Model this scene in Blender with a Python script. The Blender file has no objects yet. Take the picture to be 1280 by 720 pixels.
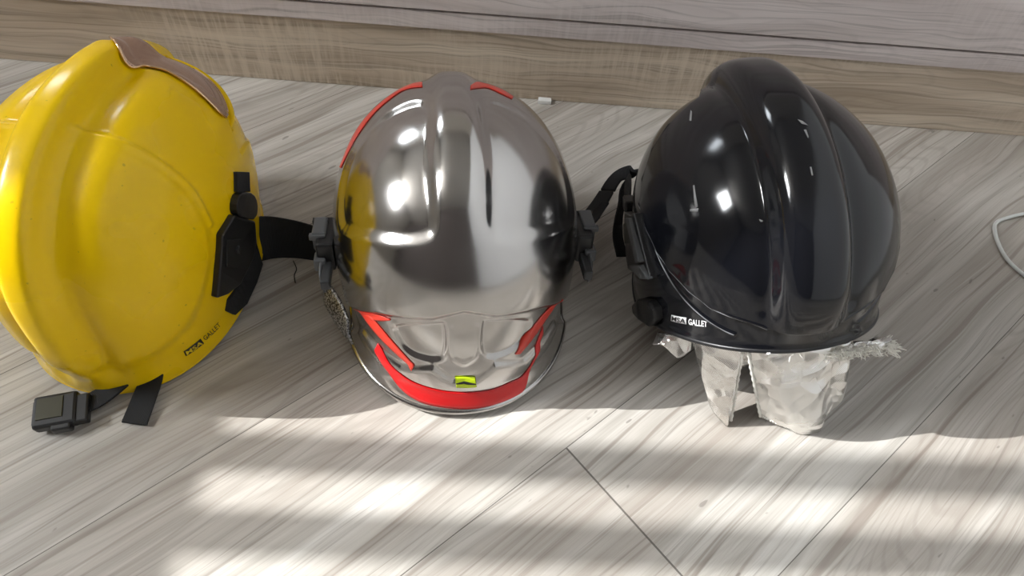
import bpy, bmesh, math, random
import numpy as np
from mathutils import Vector, Matrix

random.seed(7)
RNG = np.random.default_rng(11)
scn = bpy.context.scene
COL = scn.collection

# ------------------------------------------------------------------ camera, light, exposure
FOCAL = 850.0                      # pixels on a 1280 px wide frame
PITCH, ROLL, CAM_H = math.radians(52.0), math.radians(4.32), 0.64
cam_d = bpy.data.cameras.new('camera')
cam_d.sensor_width = 36.0
cam_d.lens = 36.0 * FOCAL / 1280.0
cam_d.clip_start = 0.02
cam = bpy.data.objects.new('camera', cam_d)
COL.objects.link(cam)
fw = Vector((0, math.cos(PITCH), -math.sin(PITCH)))
up = Vector((0, math.sin(PITCH), math.cos(PITCH)))
rt = Vector((1, 0, 0))
cr, sr = math.cos(ROLL), math.sin(ROLL)
r2 = rt * cr + up * sr
u2 = up * cr - rt * sr
cam.matrix_world = Matrix(((r2.x, u2.x, -fw.x, 0.0), (r2.y, u2.y, -fw.y, 0.0), (r2.z, u2.z, -fw.z, CAM_H), (0, 0, 0, 1)))
scn.camera = cam

scn.view_settings.view_transform = 'Standard'
scn.view_settings.look = 'None'
scn.view_settings.gamma = 1.0
scn.view_settings.use_curve_mapping = False
scn.view_settings.exposure = 0.0

world = bpy.data.worlds.new('world')
world.use_nodes = True
scn.world = world
wb = world.node_tree.nodes['Background']
wb.inputs[0].default_value = (0.80, 0.90, 1.0, 1)
wb.inputs[1].default_value = 1.6

SUN_EL = math.radians(36.0)
SUN_DRIFT = 0.0                   # travel in +y per unit travel in +x
sd = bpy.data.lights.new('sun', 'SUN')
sd.energy = 6.9
sd.angle = math.radians(0.27)
sd.color = (1.0, 0.995, 0.99)
sun = bpy.data.objects.new('sun', sd)
COL.objects.link(sun)
sdir = Vector((math.cos(SUN_EL), SUN_DRIFT, -math.sin(SUN_EL))).normalized()
sun.rotation_euler = sdir.to_track_quat('-Z', 'Y').to_euler()
sun.location = (-6, 0, 4)

ROOM_X0, ROOM_X1, ROOM_Y0, ROOM_Y1, ROOM_Z = -3.6, 1.15, -2.6, 2.9, 3.6
WIN_Y0, WIN_Y1 = -0.75, 0.62
SUN_Y = 0.385                      # an added outside sun blocker shades everything beyond this
WIN_Z0 = (-0.28 - ROOM_X0) * math.tan(SUN_EL)
WIN_Z1 = 3.45
wl = bpy.data.lights.new('window_daylight', 'AREA')
wl.shape = 'RECTANGLE'
wl.size = WIN_Y1 - WIN_Y0 - 0.06
wl.size_y = WIN_Z1 - WIN_Z0 - 0.06
wl.energy = 460
wl.color = (0.96, 0.98, 1.0)
wlo = bpy.data.objects.new('window_daylight', wl)
COL.objects.link(wlo)
wlo.location = (ROOM_X0 - 0.06, (WIN_Y0 + WIN_Y1) / 2, (WIN_Z0 + WIN_Z1) / 2)
wlo.rotation_euler = Vector((1, 0, 0)).to_track_quat('-Z', 'Z').to_euler()
# a second, dimmer window behind the cabinet
W2 = (-2.75, -1.85, 1.75, 2.65)    # x0, x1, z0, z1 in the back wall
w2 = bpy.data.lights.new('far_window_daylight', 'AREA')
w2.shape = 'RECTANGLE'
w2.size = W2[1] - W2[0] - .04
w2.size_y = W2[3] - W2[2] - .04
w2.energy = 40
w2.color = (.88, .94, 1.0)
w2o = bpy.data.objects.new('far_window_daylight', w2)
COL.objects.link(w2o)
w2o.location = ((W2[0] + W2[1]) / 2, ROOM_Y1 + .05, (W2[2] + W2[3]) / 2)
w2o.rotation_euler = Vector((0, -1, 0)).to_track_quat('-Z', 'Z').to_euler()

# ------------------------------------------------------------------ helpers
def mat(name, color=(.5, .5, .5), rough=.5, metal=0.0, spec=.5, coat=0.0, **kw):
    m = bpy.data.materials.new(name)
    m.use_nodes = True
    b = m.node_tree.nodes['Principled BSDF']
    b.inputs['Base Color'].default_value = (*color, 1)
    b.inputs['Roughness'].default_value = rough
    b.inputs['Metallic'].default_value = metal
    b.inputs['Specular IOR Level'].default_value = spec
    b.inputs['Coat Weight'].default_value = coat
    b.inputs['Coat Roughness'].default_value = .06
    for k, v in kw.items():
        b.inputs[k].default_value = v
    return m

class NT:
    """small helper to wire shader nodes"""
    def __init__(s, m):
        s.t = m.node_tree
        s.b = s.t.nodes['Principled BSDF']
    def n(s, kind, **kw):
        nd = s.t.nodes.new(kind)
        for k, v in kw.items():
            setattr(nd, k, v)
        return nd
    def l(s, a, b):
        s.t.links.new(a, b)
    def math(s, op, a, b=None, c=None):
        nd = s.n('ShaderNodeMath', operation=op)
        for i, v in enumerate((a, b, c)):
            if v is None: continue
            if hasattr(v, 'is_linked'): s.l(v, nd.inputs[i])
            else: nd.inputs[i].default_value = v
        return nd.outputs[0]
    def ramp(s, fac, stops, interp='LINEAR'):
        nd = s.n('ShaderNodeValToRGB')
        e = nd.color_ramp.elements
        nd.color_ramp.interpolation = interp
        while len(e) < len(stops): e.new(.5)
        for i, (p, c) in enumerate(stops):
            e[i].position = p
            e[i].color = (*c, 1) if not isinstance(c, (int, float)) else (c, c, c, 1)
        s.l(fac, nd.inputs[0])
        return nd.outputs[0]
    def noise(s, vec, scale, detail=3, rough=.5, dist=0.0):
        nd = s.n('ShaderNodeTexNoise')
        nd.inputs['Scale'].default_value = scale
        nd.inputs['Detail'].default_value = detail
        nd.inputs['Roughness'].default_value = rough
        nd.inputs['Distortion'].default_value = dist
        s.l(vec, nd.inputs['Vector'])
        return nd.outputs['Fac']
    def mix(s, fac, a, b, kind='MIX'):
        nd = s.n('ShaderNodeMix', data_type='RGBA', blend_type=kind)
        for i, v in ((0, fac), (6, a), (7, b)):
            if hasattr(v, 'is_linked'): s.l(v, nd.inputs[i])
            elif i == 0: nd.inputs[0].default_value = v
            else: nd.inputs[i].default_value = (*v, 1)
        return nd.outputs[2]
    def mapv(s, vec, scale=(1, 1, 1), rot=(0, 0, 0), loc=(0, 0, 0)):
        nd = s.n('ShaderNodeMapping')
        nd.inputs['Scale'].default_value = scale
        nd.inputs['Rotation'].default_value = rot
        nd.inputs['Location'].default_value = loc
        s.l(vec, nd.inputs['Vector'])
        return nd.outputs[0]
    def bump(s, h, strength=.2, dist=.001):
        nd = s.n('ShaderNodeBump')
        nd.inputs['Strength'].default_value = strength
        nd.inputs['Distance'].default_value = dist
        s.l(h, nd.inputs['Height'])
        s.l(nd.outputs[0], s.b.inputs['Normal'])

def obj(name, verts, faces, material, parent=None, smooth=False, loc=(0, 0, 0)):
    """link verts (world coordinates) as one mesh; the object's origin goes to its parent's origin"""
    o0 = Vector(parent['o']) if parent is not None else Vector(loc)
    me = bpy.data.meshes.new(name)
    me.from_pydata([tuple(Vector(v) - o0) for v in verts], [], faces)
    me.validate()
    me.update()
    if material: me.materials.append(material)
    if smooth:
        me.polygons.foreach_set('use_smooth', [True] * len(me.polygons))
    o = bpy.data.objects.new(name, me)
    COL.objects.link(o)
    if parent is not None:
        o.parent = parent['e']
    else:
        o.location = o0
    return o

def thing(name, label, cat, loc, group=None):
    e = bpy.data.objects.new(name, None)
    e.empty_display_size = .05
    COL.objects.link(e)
    e.location = loc
    e['label'] = label
    e['category'] = cat
    if group: e['group'] = group
    return {'e': e, 'o': tuple(loc)}

def sub(o, root):
    """use a part as a parent of sub-parts (parts have identity transforms)"""
    return {'e': o, 'o': root['o']}

def bev(o, w=.002, seg=2, ang=40):
    m = o.modifiers.new('bevel', 'BEVEL')
    m.width = w; m.segments = seg
    m.limit_method = 'ANGLE'; m.angle_limit = math.radians(ang)
    return o

def box_vf(x0, x1, y0, y1, z0, z1, base=0):
    v = [(x, y, z) for z in (z0, z1) for y in (y0, y1) for x in (x0, x1)]
    f = [(0, 2, 3, 1), (4, 5, 7, 6), (0, 1, 5, 4), (2, 6, 7, 3), (0, 4, 6, 2), (1, 3, 7, 5)]
    return v, [tuple(i + base for i in q) for q in f]

def boxes(name, lst, material, parent=None, bevel=0):
    V, F = [], []
    for b in lst:
        v, f = box_vf(*b, base=len(V))
        V += v; F += f
    o = obj(name, V, F, material, parent)
    if bevel: bev(o, bevel)
    return o

def structure(o):
    o['kind'] = 'structure'
    return o

def catmull(pts, n=8):
    P = [Vector(p) for p in pts]
    P = [P[0] * 2 - P[1]] + P + [P[-1] * 2 - P[-2]]
    out = []
    for i in range(1, len(P) - 2):
        for k in range(n):
            t = k / n
            a, b, c, d = P[i - 1], P[i], P[i + 1], P[i + 2]
            out.append(.5 * ((2 * b) + (-a + c) * t + (2 * a - 5 * b + 4 * c - d) * t * t + (-a + 3 * b - 3 * c + d) * t ** 3))
    out.append(P[-2])
    return out

def tube_vf(pts, rad, sides=10, base=0):
    """closed-end tube; rad may be a number or a list"""
    n = len(pts)
    V, F = [], []
    P = [Vector(p) for p in pts]
    t0 = (P[1] - P[0]).normalized()
    a = t0.orthogonal().normalized()
    for i in range(n):
        t = (P[min(i + 1, n - 1)] - P[max(i - 1, 0)]).normalized()
        a = (a - t * a.dot(t)).normalized()
        b = t.cross(a)
        r = rad[i] if isinstance(rad, (list, tuple)) else rad
        for k in range(sides):
            w = 2 * math.pi * k / sides
            V.append(P[i] + (a * math.cos(w) + b * math.sin(w)) * r)
    for i in range(n - 1):
        for k in range(sides):
            k2 = (k + 1) % sides
            F.append((base + i * sides + k, base + i * sides + k2, base + (i + 1) * sides + k2, base + (i + 1) * sides + k))
    F.append(tuple(base + k for k in reversed(range(sides))))
    F.append(tuple(base + (n - 1) * sides + k for k in range(sides)))
    return V, F

def ribbon(name, centre, wide, width, thick, material, parent, n=6, fray=0.0):
    """webbing: centre line points, a side vector per point"""
    C_ = catmull(centre, n)
    Wd = catmull([Vector(w).normalized() for w in wide], n)
    V, F = [], []
    m = len(C_)
    for i in range(m):
        t = (C_[min(i + 1, m - 1)] - C_[max(i - 1, 0)]).normalized()
        w = (Wd[i] - t * Wd[i].dot(t)).normalized()
        nn = t.cross(w)
        wi = width[0] + (width[1] - width[0]) * i / (m - 1) if isinstance(width, tuple) else width
        for s, q in ((-.5, -.5), (.5, -.5), (.5, .5), (-.5, .5)):
            V.append(C_[i] + w * wi * s + nn * thick * q)
    for i in range(m - 1):
        for k in range(4):
            k2 = (k + 1) % 4
            F.append((i * 4 + k, i * 4 + k2, i * 4 + 4 + k2, i * 4 + 4 + k))
    F.append((3, 2, 1, 0)); F.append(tuple((m - 1) * 4 + k for k in range(4)))
    o = obj(name, V, F, material, parent)
    bev(o, thick * .3, 2)
    return o

def prism(name, top, direction, material, parent, bevel=.0015):
    """extrude a closed polygon (world points) along a vector"""
    n = len(top)
    d = Vector(direction)
    V = [Vector(p) for p in top] + [Vector(p) + d for p in top]
    F = [tuple(range(n)), tuple(reversed(range(n, 2 * n)))]
    for i in range(n):
        j = (i + 1) % n
        F.append((i, i + n, j + n, j))
    o = obj(name, V, F, material, parent)
    bm = bmesh.new(); bm.from_mesh(o.data)
    bmesh.ops.recalc_face_normals(bm, faces=bm.faces)
    bm.to_mesh(o.data); bm.free()
    if bevel: bev(o, bevel, 2, 30)
    return o

# ------------------------------------------------------------------ materials
def wood_floor():
    m = mat('floor_laminate', rough=.42, spec=.4)
    k = NT(m)
    geo = k.n('ShaderNodeNewGeometry')
    # x runs along the boards, y across them
    az = math.radians(47.5)
    mp = k.n('ShaderNodeMapping', vector_type='POINT')
    mp.inputs['Rotation'].default_value = (0, 0, -(math.pi / 2 - az))
    k.l(geo.outputs['Position'], mp.inputs[0])
    sep = k.n('ShaderNodeSeparateXYZ'); k.l(mp.outputs[0], sep.inputs[0])
    along, across = sep.outputs[0], k.math('MULTIPLY', sep.outputs[1], -1.0)
    W = .213
    row_f = k.math('DIVIDE', k.math('SUBTRACT', across, .037), W)      # seams where this is whole
    row = k.math('FLOOR', row_f)
    fr = k.math('FRACT', row_f)
    wn = k.n('ShaderNodeTexWhiteNoise', noise_dimensions='1D'); k.l(row, wn.inputs['W'])
    rnd = wn.outputs['Value']
    # board ends: row 0 has a joint at .2523; other rows are shifted
    sh = k.math('MULTIPLY', k.math('MINIMUM', k.math('ABSOLUTE', k.math('ADD', row, 1.0)), 1.0), .95)
    col_f = k.math('DIVIDE', k.math('ADD', k.math('SUBTRACT', along, .2523), sh), 1.9)
    colr = k.math('FLOOR', col_f)
    fc = k.math('FRACT', col_f)
    cell = k.math('ADD', k.math('MULTIPLY', row, 7.31), k.math('MULTIPLY', colr, 3.77))
    wn2 = k.n('ShaderNodeTexWhiteNoise', noise_dimensions='1D'); k.l(cell, wn2.inputs['W'])
    rb = wn2.outputs['Value']
    cmb = k.n('ShaderNodeCombineXYZ')
    k.l(k.math('ADD', along, k.math('MULTIPLY', rb, 9.0)), cmb.inputs[0])
    k.l(across, cmb.inputs[1]); k.l(k.math('MULTIPLY', cell, .37), cmb.inputs[2])
    P = cmb.outputs[0]
    # grain: wavy stretched streaks
    warp = k.noise(k.mapv(P, (2.0, 7.0, 1)), 1.0, 2, .5)
    warped = k.n('ShaderNodeVectorMath', operation='ADD')
    wv = k.n('ShaderNodeCombineXYZ'); k.l(k.math('MULTIPLY', k.math('SUBTRACT', warp, .5), .07), wv.inputs[1])
    k.l(P, warped.inputs[0]); k.l(wv.outputs[0], warped.inputs[1])
    PW = warped.outputs[0]
    fine = k.noise(k.mapv(PW, (3.2, 260, 1)), 1.0, 3, .6)
    mid = k.noise(k.mapv(PW, (2.4, 60, 1)), 1.0, 3, .55)
    broad = k.noise(k.mapv(PW, (1.3, 14, 1)), 1.0, 3, .55)
    fibre = k.noise(k.mapv(P, (14, 800, 1)), 1.0, 2, .6)
    # cathedral rings from a distorted height field
    hill = k.noise(k.mapv(P, (1.3, 9.5, 1)), 1.0, 1.0, .4)
    rings = k.math('SINE', k.math('MULTIPLY', hill, 230.0))
    lines = k.noise(k.mapv(PW, (1.5, 110, 1)), 1.0, 2, .5)
    ringm = k.ramp(rings, [(.0, 0), (.35, 0), (.95, 1)])
    patch = k.ramp(k.noise(k.mapv(P, (1.1, 4.0, 1)), 1.3, 1, .5), [(.42, 0), (.56, 1)])
    base = k.ramp(mid, [(.25, (.335, .305, .275)), (.45, (.475, .450, .415)), (.60, (.560, .535, .500)), (.75, (.640, .620, .590))])
    c = k.mix(k.ramp(broad, [(.30, .65), (.55, 0)]), base, (.345, .300, .262))
    c = k.mix(k.math('MULTIPLY', k.ramp(fine, [(.30, 1), (.44, 0)]), .62), c, (.215, .185, .160))
    c = k.mix(k.math('MULTIPLY', k.ramp(fine, [(.60, 0), (.82, 1)]), .5), c, (.70, .685, .655))
    c = k.mix(k.math('MULTIPLY', k.math('MULTIPLY', ringm, patch), .22), c, (.235, .200, .172))
    c = k.mix(k.math('MULTIPLY', k.ramp(fibre, [(.30, 1), (.5, 0)]), .22), c, (.24, .21, .18))
    c = k.mix(k.math('MULTIPLY', k.ramp(lines, [(.33, 1), (.39, 0)]), .6), c, (.235, .195, .165))
    # dents and specks
    spk = k.ramp(k.noise(k.mapv(P, (45, 110, 1)), 1.0, 1, .4), [(.772, 0), (.80, 1)])
    c = k.mix(k.math('MULTIPLY', spk, .55), c, (.16, .145, .13))
    tint = k.n('ShaderNodeHueSaturation')
    k.l(k.math('ADD', .90, k.math('MULTIPLY', rb, .16)), tint.inputs['Value'])
    tint.inputs['Saturation'].default_value = 1.0
    k.l(c, tint.inputs['Color'])
    c = k.mix(1.0, tint.outputs[0], (1.0, .997, .975), 'MULTIPLY')
    # seams
    def edge(f, w):
        return k.math('LESS_THAN', k.math('MINIMUM', f, k.math('SUBTRACT', 1.0, f)), w)
    seam = k.math('MAXIMUM', edge(fr, .0022), edge(fc, .0005))
    c = k.mix(k.math('MULTIPLY', seam, .8), c, (.07, .06, .052))
    k.l(c, k.b.inputs['Base Color'])
    k.l(k.ramp(mid, [(.3, .50), (.7, .38)]), k.b.inputs['Roughness'])
    h = k.math('SUBTRACT', k.math('MULTIPLY', fine, .35), k.math('MULTIPLY', seam, 1.5))
    k.bump(h, .35, .0006)
    return m

def wood_board(name, dark, midc, light, cross=.5, seed=0.0, scale=1.0):
    m = mat(name, rough=.55, spec=.3)
    k = NT(m)
    geo = k.n('ShaderNodeNewGeometry')
    P = k.mapv(geo.outputs['Position'], (1, 1, 1), (0, 0, 0), (seed, 0, seed * .3))
    warp = k.noise(k.mapv(P, (3.5, 3.5, 14)), 1.0, 2)
    wv = k.n('ShaderNodeCombineXYZ'); k.l(k.math('MULTIPLY', k.math('SUBTRACT', warp, .5), .055), wv.inputs[2])
    ad = k.n('ShaderNodeVectorMath', operation='ADD'); k.l(P, ad.inputs[0]); k.l(wv.outputs[0], ad.inputs[1])
    PW = ad.outputs[0]
    g1 = k.noise(k.mapv(PW, (2.2 * scale, 4, 260 * scale)), 1.0, 3, .6)
    g2 = k.noise(k.mapv(PW, (2.2, 2.2, 32)), 1.0, 3, .55)
    hill = k.noise(k.mapv(P, (3.0, 3.0, 15)), 1.0, 1.5, .45)
    rings = k.ramp(k.math('SINE', k.math('MULTIPLY', hill, 95.0)), [(0, 0), (.7, 0), (1, 1)])
    vert = k.noise(k.mapv(P, (170, 10, 14)), 1.0, 3, .6)
    vmask = k.ramp(k.noise(k.mapv(P, (3.2, 3, 9)), 1.0, 1), [(.42, 0), (.58, 1)])
    c = k.ramp(g2, [(.25, dark), (.5, midc), (.72, light)])
    c = k.mix(k.math('MULTIPLY', k.ramp(g1, [(.32, 1), (.50, 0)]), .6), c, tuple(x * .62 for x in dark))
    c = k.mix(k.math('MULTIPLY', rings, .13), c, tuple(x * .66 for x in dark))
    c = k.mix(k.math('MULTIPLY', k.math('MULTIPLY', k.ramp(vert, [(.42, 0), (.62, 1)]), vmask), cross), c, light)
    k.l(c, k.b.inputs['Base Color'])
    k.bump(g1, .3, .0005)
    return m

M_floor = wood_floor()
M_plinth = wood_board('brown_oak_decor', (.36, .285, .21), (.54, .445, .345), (.68, .59, .475), .6, 1.7)
M_front = wood_board('grey_oak_decor', (.52, .455, .435), (.69, .62, .60), (.82, .755, .735), .25, 5.1, 1.4)
M_wall = mat('wall_paint', (.40, .365, .32), .9)
M_ceil = mat('ceiling_paint', (.36, .34, .31), .95)
M_wallr = mat('pale_blue_grey_paint', (.88, .90, .92), .9)
M_wallf = mat('dark_wall_paint', (.10, .085, .08), .9)
M_white = mat('white_plastic', (.78, .78, .76), .4)
M_dark = mat('dark_gap', (.02, .018, .016), .9)

# ------------------------------------------------------------------ the room
X0, X1, Y0, Y1, ZC = ROOM_X0, ROOM_X1, ROOM_Y0, ROOM_Y1, ROOM_Z
structure(boxes('floor', [(X0 - .2, X1 + .2, Y0 - .2, Y1 + .2, -.10, 0)], M_floor))
structure(boxes('ceiling', [(X0 - .2, X1 + .2, Y0 - .2, Y1 + .2, ZC, ZC + .1)], M_ceil))
structure(boxes('wall_left', [(X0 - .2, X0, Y0 - .2, WIN_Y0, 0, ZC), (X0 - .2, X0, WIN_Y1, Y1 + .2, 0, ZC),
                              (X0 - .2, X0, WIN_Y0, WIN_Y1, 0, WIN_Z0), (X0 - .2, X0, WIN_Y0, WIN_Y1, WIN_Z1, ZC)], M_wall))
structure(boxes('wall_right', [(X1, X1 + .2, Y0 - .2, Y1 + .2, 0, ZC)], M_wallr))
structure(boxes('wall_back', [(X0, W2[0], Y1, Y1 + .2, 0, ZC), (W2[1], X1, Y1, Y1 + .2, 0, ZC),
                              (W2[0], W2[1], Y1, Y1 + .2, 0, W2[2]), (W2[0], W2[1], Y1, Y1 + .2, W2[3], ZC)], M_wall))
structure(boxes('window_2', [(W2[0], W2[0] + .03, Y1 + .02, Y1 + .04, W2[2], W2[3]), (W2[1] - .03, W2[1], Y1 + .02, Y1 + .04, W2[2], W2[3]),
                             (W2[0] + .03, W2[1] - .03, Y1 + .02, Y1 + .04, W2[2], W2[2] + .03), (W2[0] + .03, W2[1] - .03, Y1 + .02, Y1 + .04, W2[3] - .03, W2[3])], M_white))
structure(boxes('wall_front', [(X0, X1, Y0 - .2, Y0, 0, ZC)], M_wallf))
# gaps and edges lean a little, so that the light they let through runs along y = yc + .04 (x - .06) on the floor
DP = SUN_DRIFT / math.cos(SUN_EL)
LEAN = (.04 - DP) / math.tan(SUN_EL)
def leaning(x0, x1, yc0, yc1, z0, z1, base=0):
    """slab between two leaning edges whose shadows fall at floor lines yc0 and yc1"""
    off = -.04 * (.06 - (x0 + x1) / 2)
    v, f = box_vf(x0, x1, yc0 + off, yc1 + off, z0, z1, base)
    return [(a, b + LEAN * c, c) for a, b, c in v], f
V, F = leaning(X0 - .9, X0 - .7, SUN_Y, SUN_Y + 3.0, 1.0, 5.2)
structure(obj('sun_blocker', V, F, M_wall))  # unseen slab added outside the window to hold back the sun
# window in the left wall: frame and upright slats
win = {'e': structure(boxes('window_1', [(X0 - .10, X0 - .04, WIN_Y0, WIN_Y0 + .05, WIN_Z0, WIN_Z1),
        (X0 - .10, X0 - .04, WIN_Y0 + .05, WIN_Y1, WIN_Z1 - .05, WIN_Z1)], M_white)), 'o': (0, 0, 0)}
V, F = [], []
yc = .283 + .0785 * 12
while yc > -1.2:
    if not .33 < yc < .375:
        z0, z1 = WIN_Z0 - .02, WIN_Z1 + .02
        yt = yc - .04 * (.06 - X0) + LEAN * (WIN_Z0 + WIN_Z1) / 2
        if WIN_Y0 - .05 < yt < WIN_Y1 + .05:
            v, f = leaning(X0 - .022, X0 - .018, yc - .0215, yc + .0215, z0, z1, len(V))
            V += v; F += f
    yc -= .0785
obj('blind_slats', V, F, M_white, win)

# ------------------------------------------------------------------ low cabinet
cab = thing('low_cabinet', 'long low wooden cabinet with brown oak plinth and greyer oak front along the floor edge', 'cabinet', (0, 1.1, 0))
CX0, CX1 = -1.75, 1.14
boxes('plinth', [(CX0, CX1, .868, .886, .0008, .1062)], M_plinth, cab)
boxes('bottom_panel', [(CX0, CX1, .8655, 1.33, .107, .1325)], M_front, cab, .0008)
boxes('carcass', [(CX0, CX1, .872, 1.33, .1325, .50)], M_dark, cab)
boxes('top_panel', [(CX0 - .01, CX1 + .01, .855, 1.335, .505, .53)], M_front, cab, .001)
for a, b in ((CX0 + .002, -1.152), (-1.148, CX1 - .002)):
    boxes('drawer_front', [(a, b, .8635, .871, .1362, .50)], M_front, cab, .0008)

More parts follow.
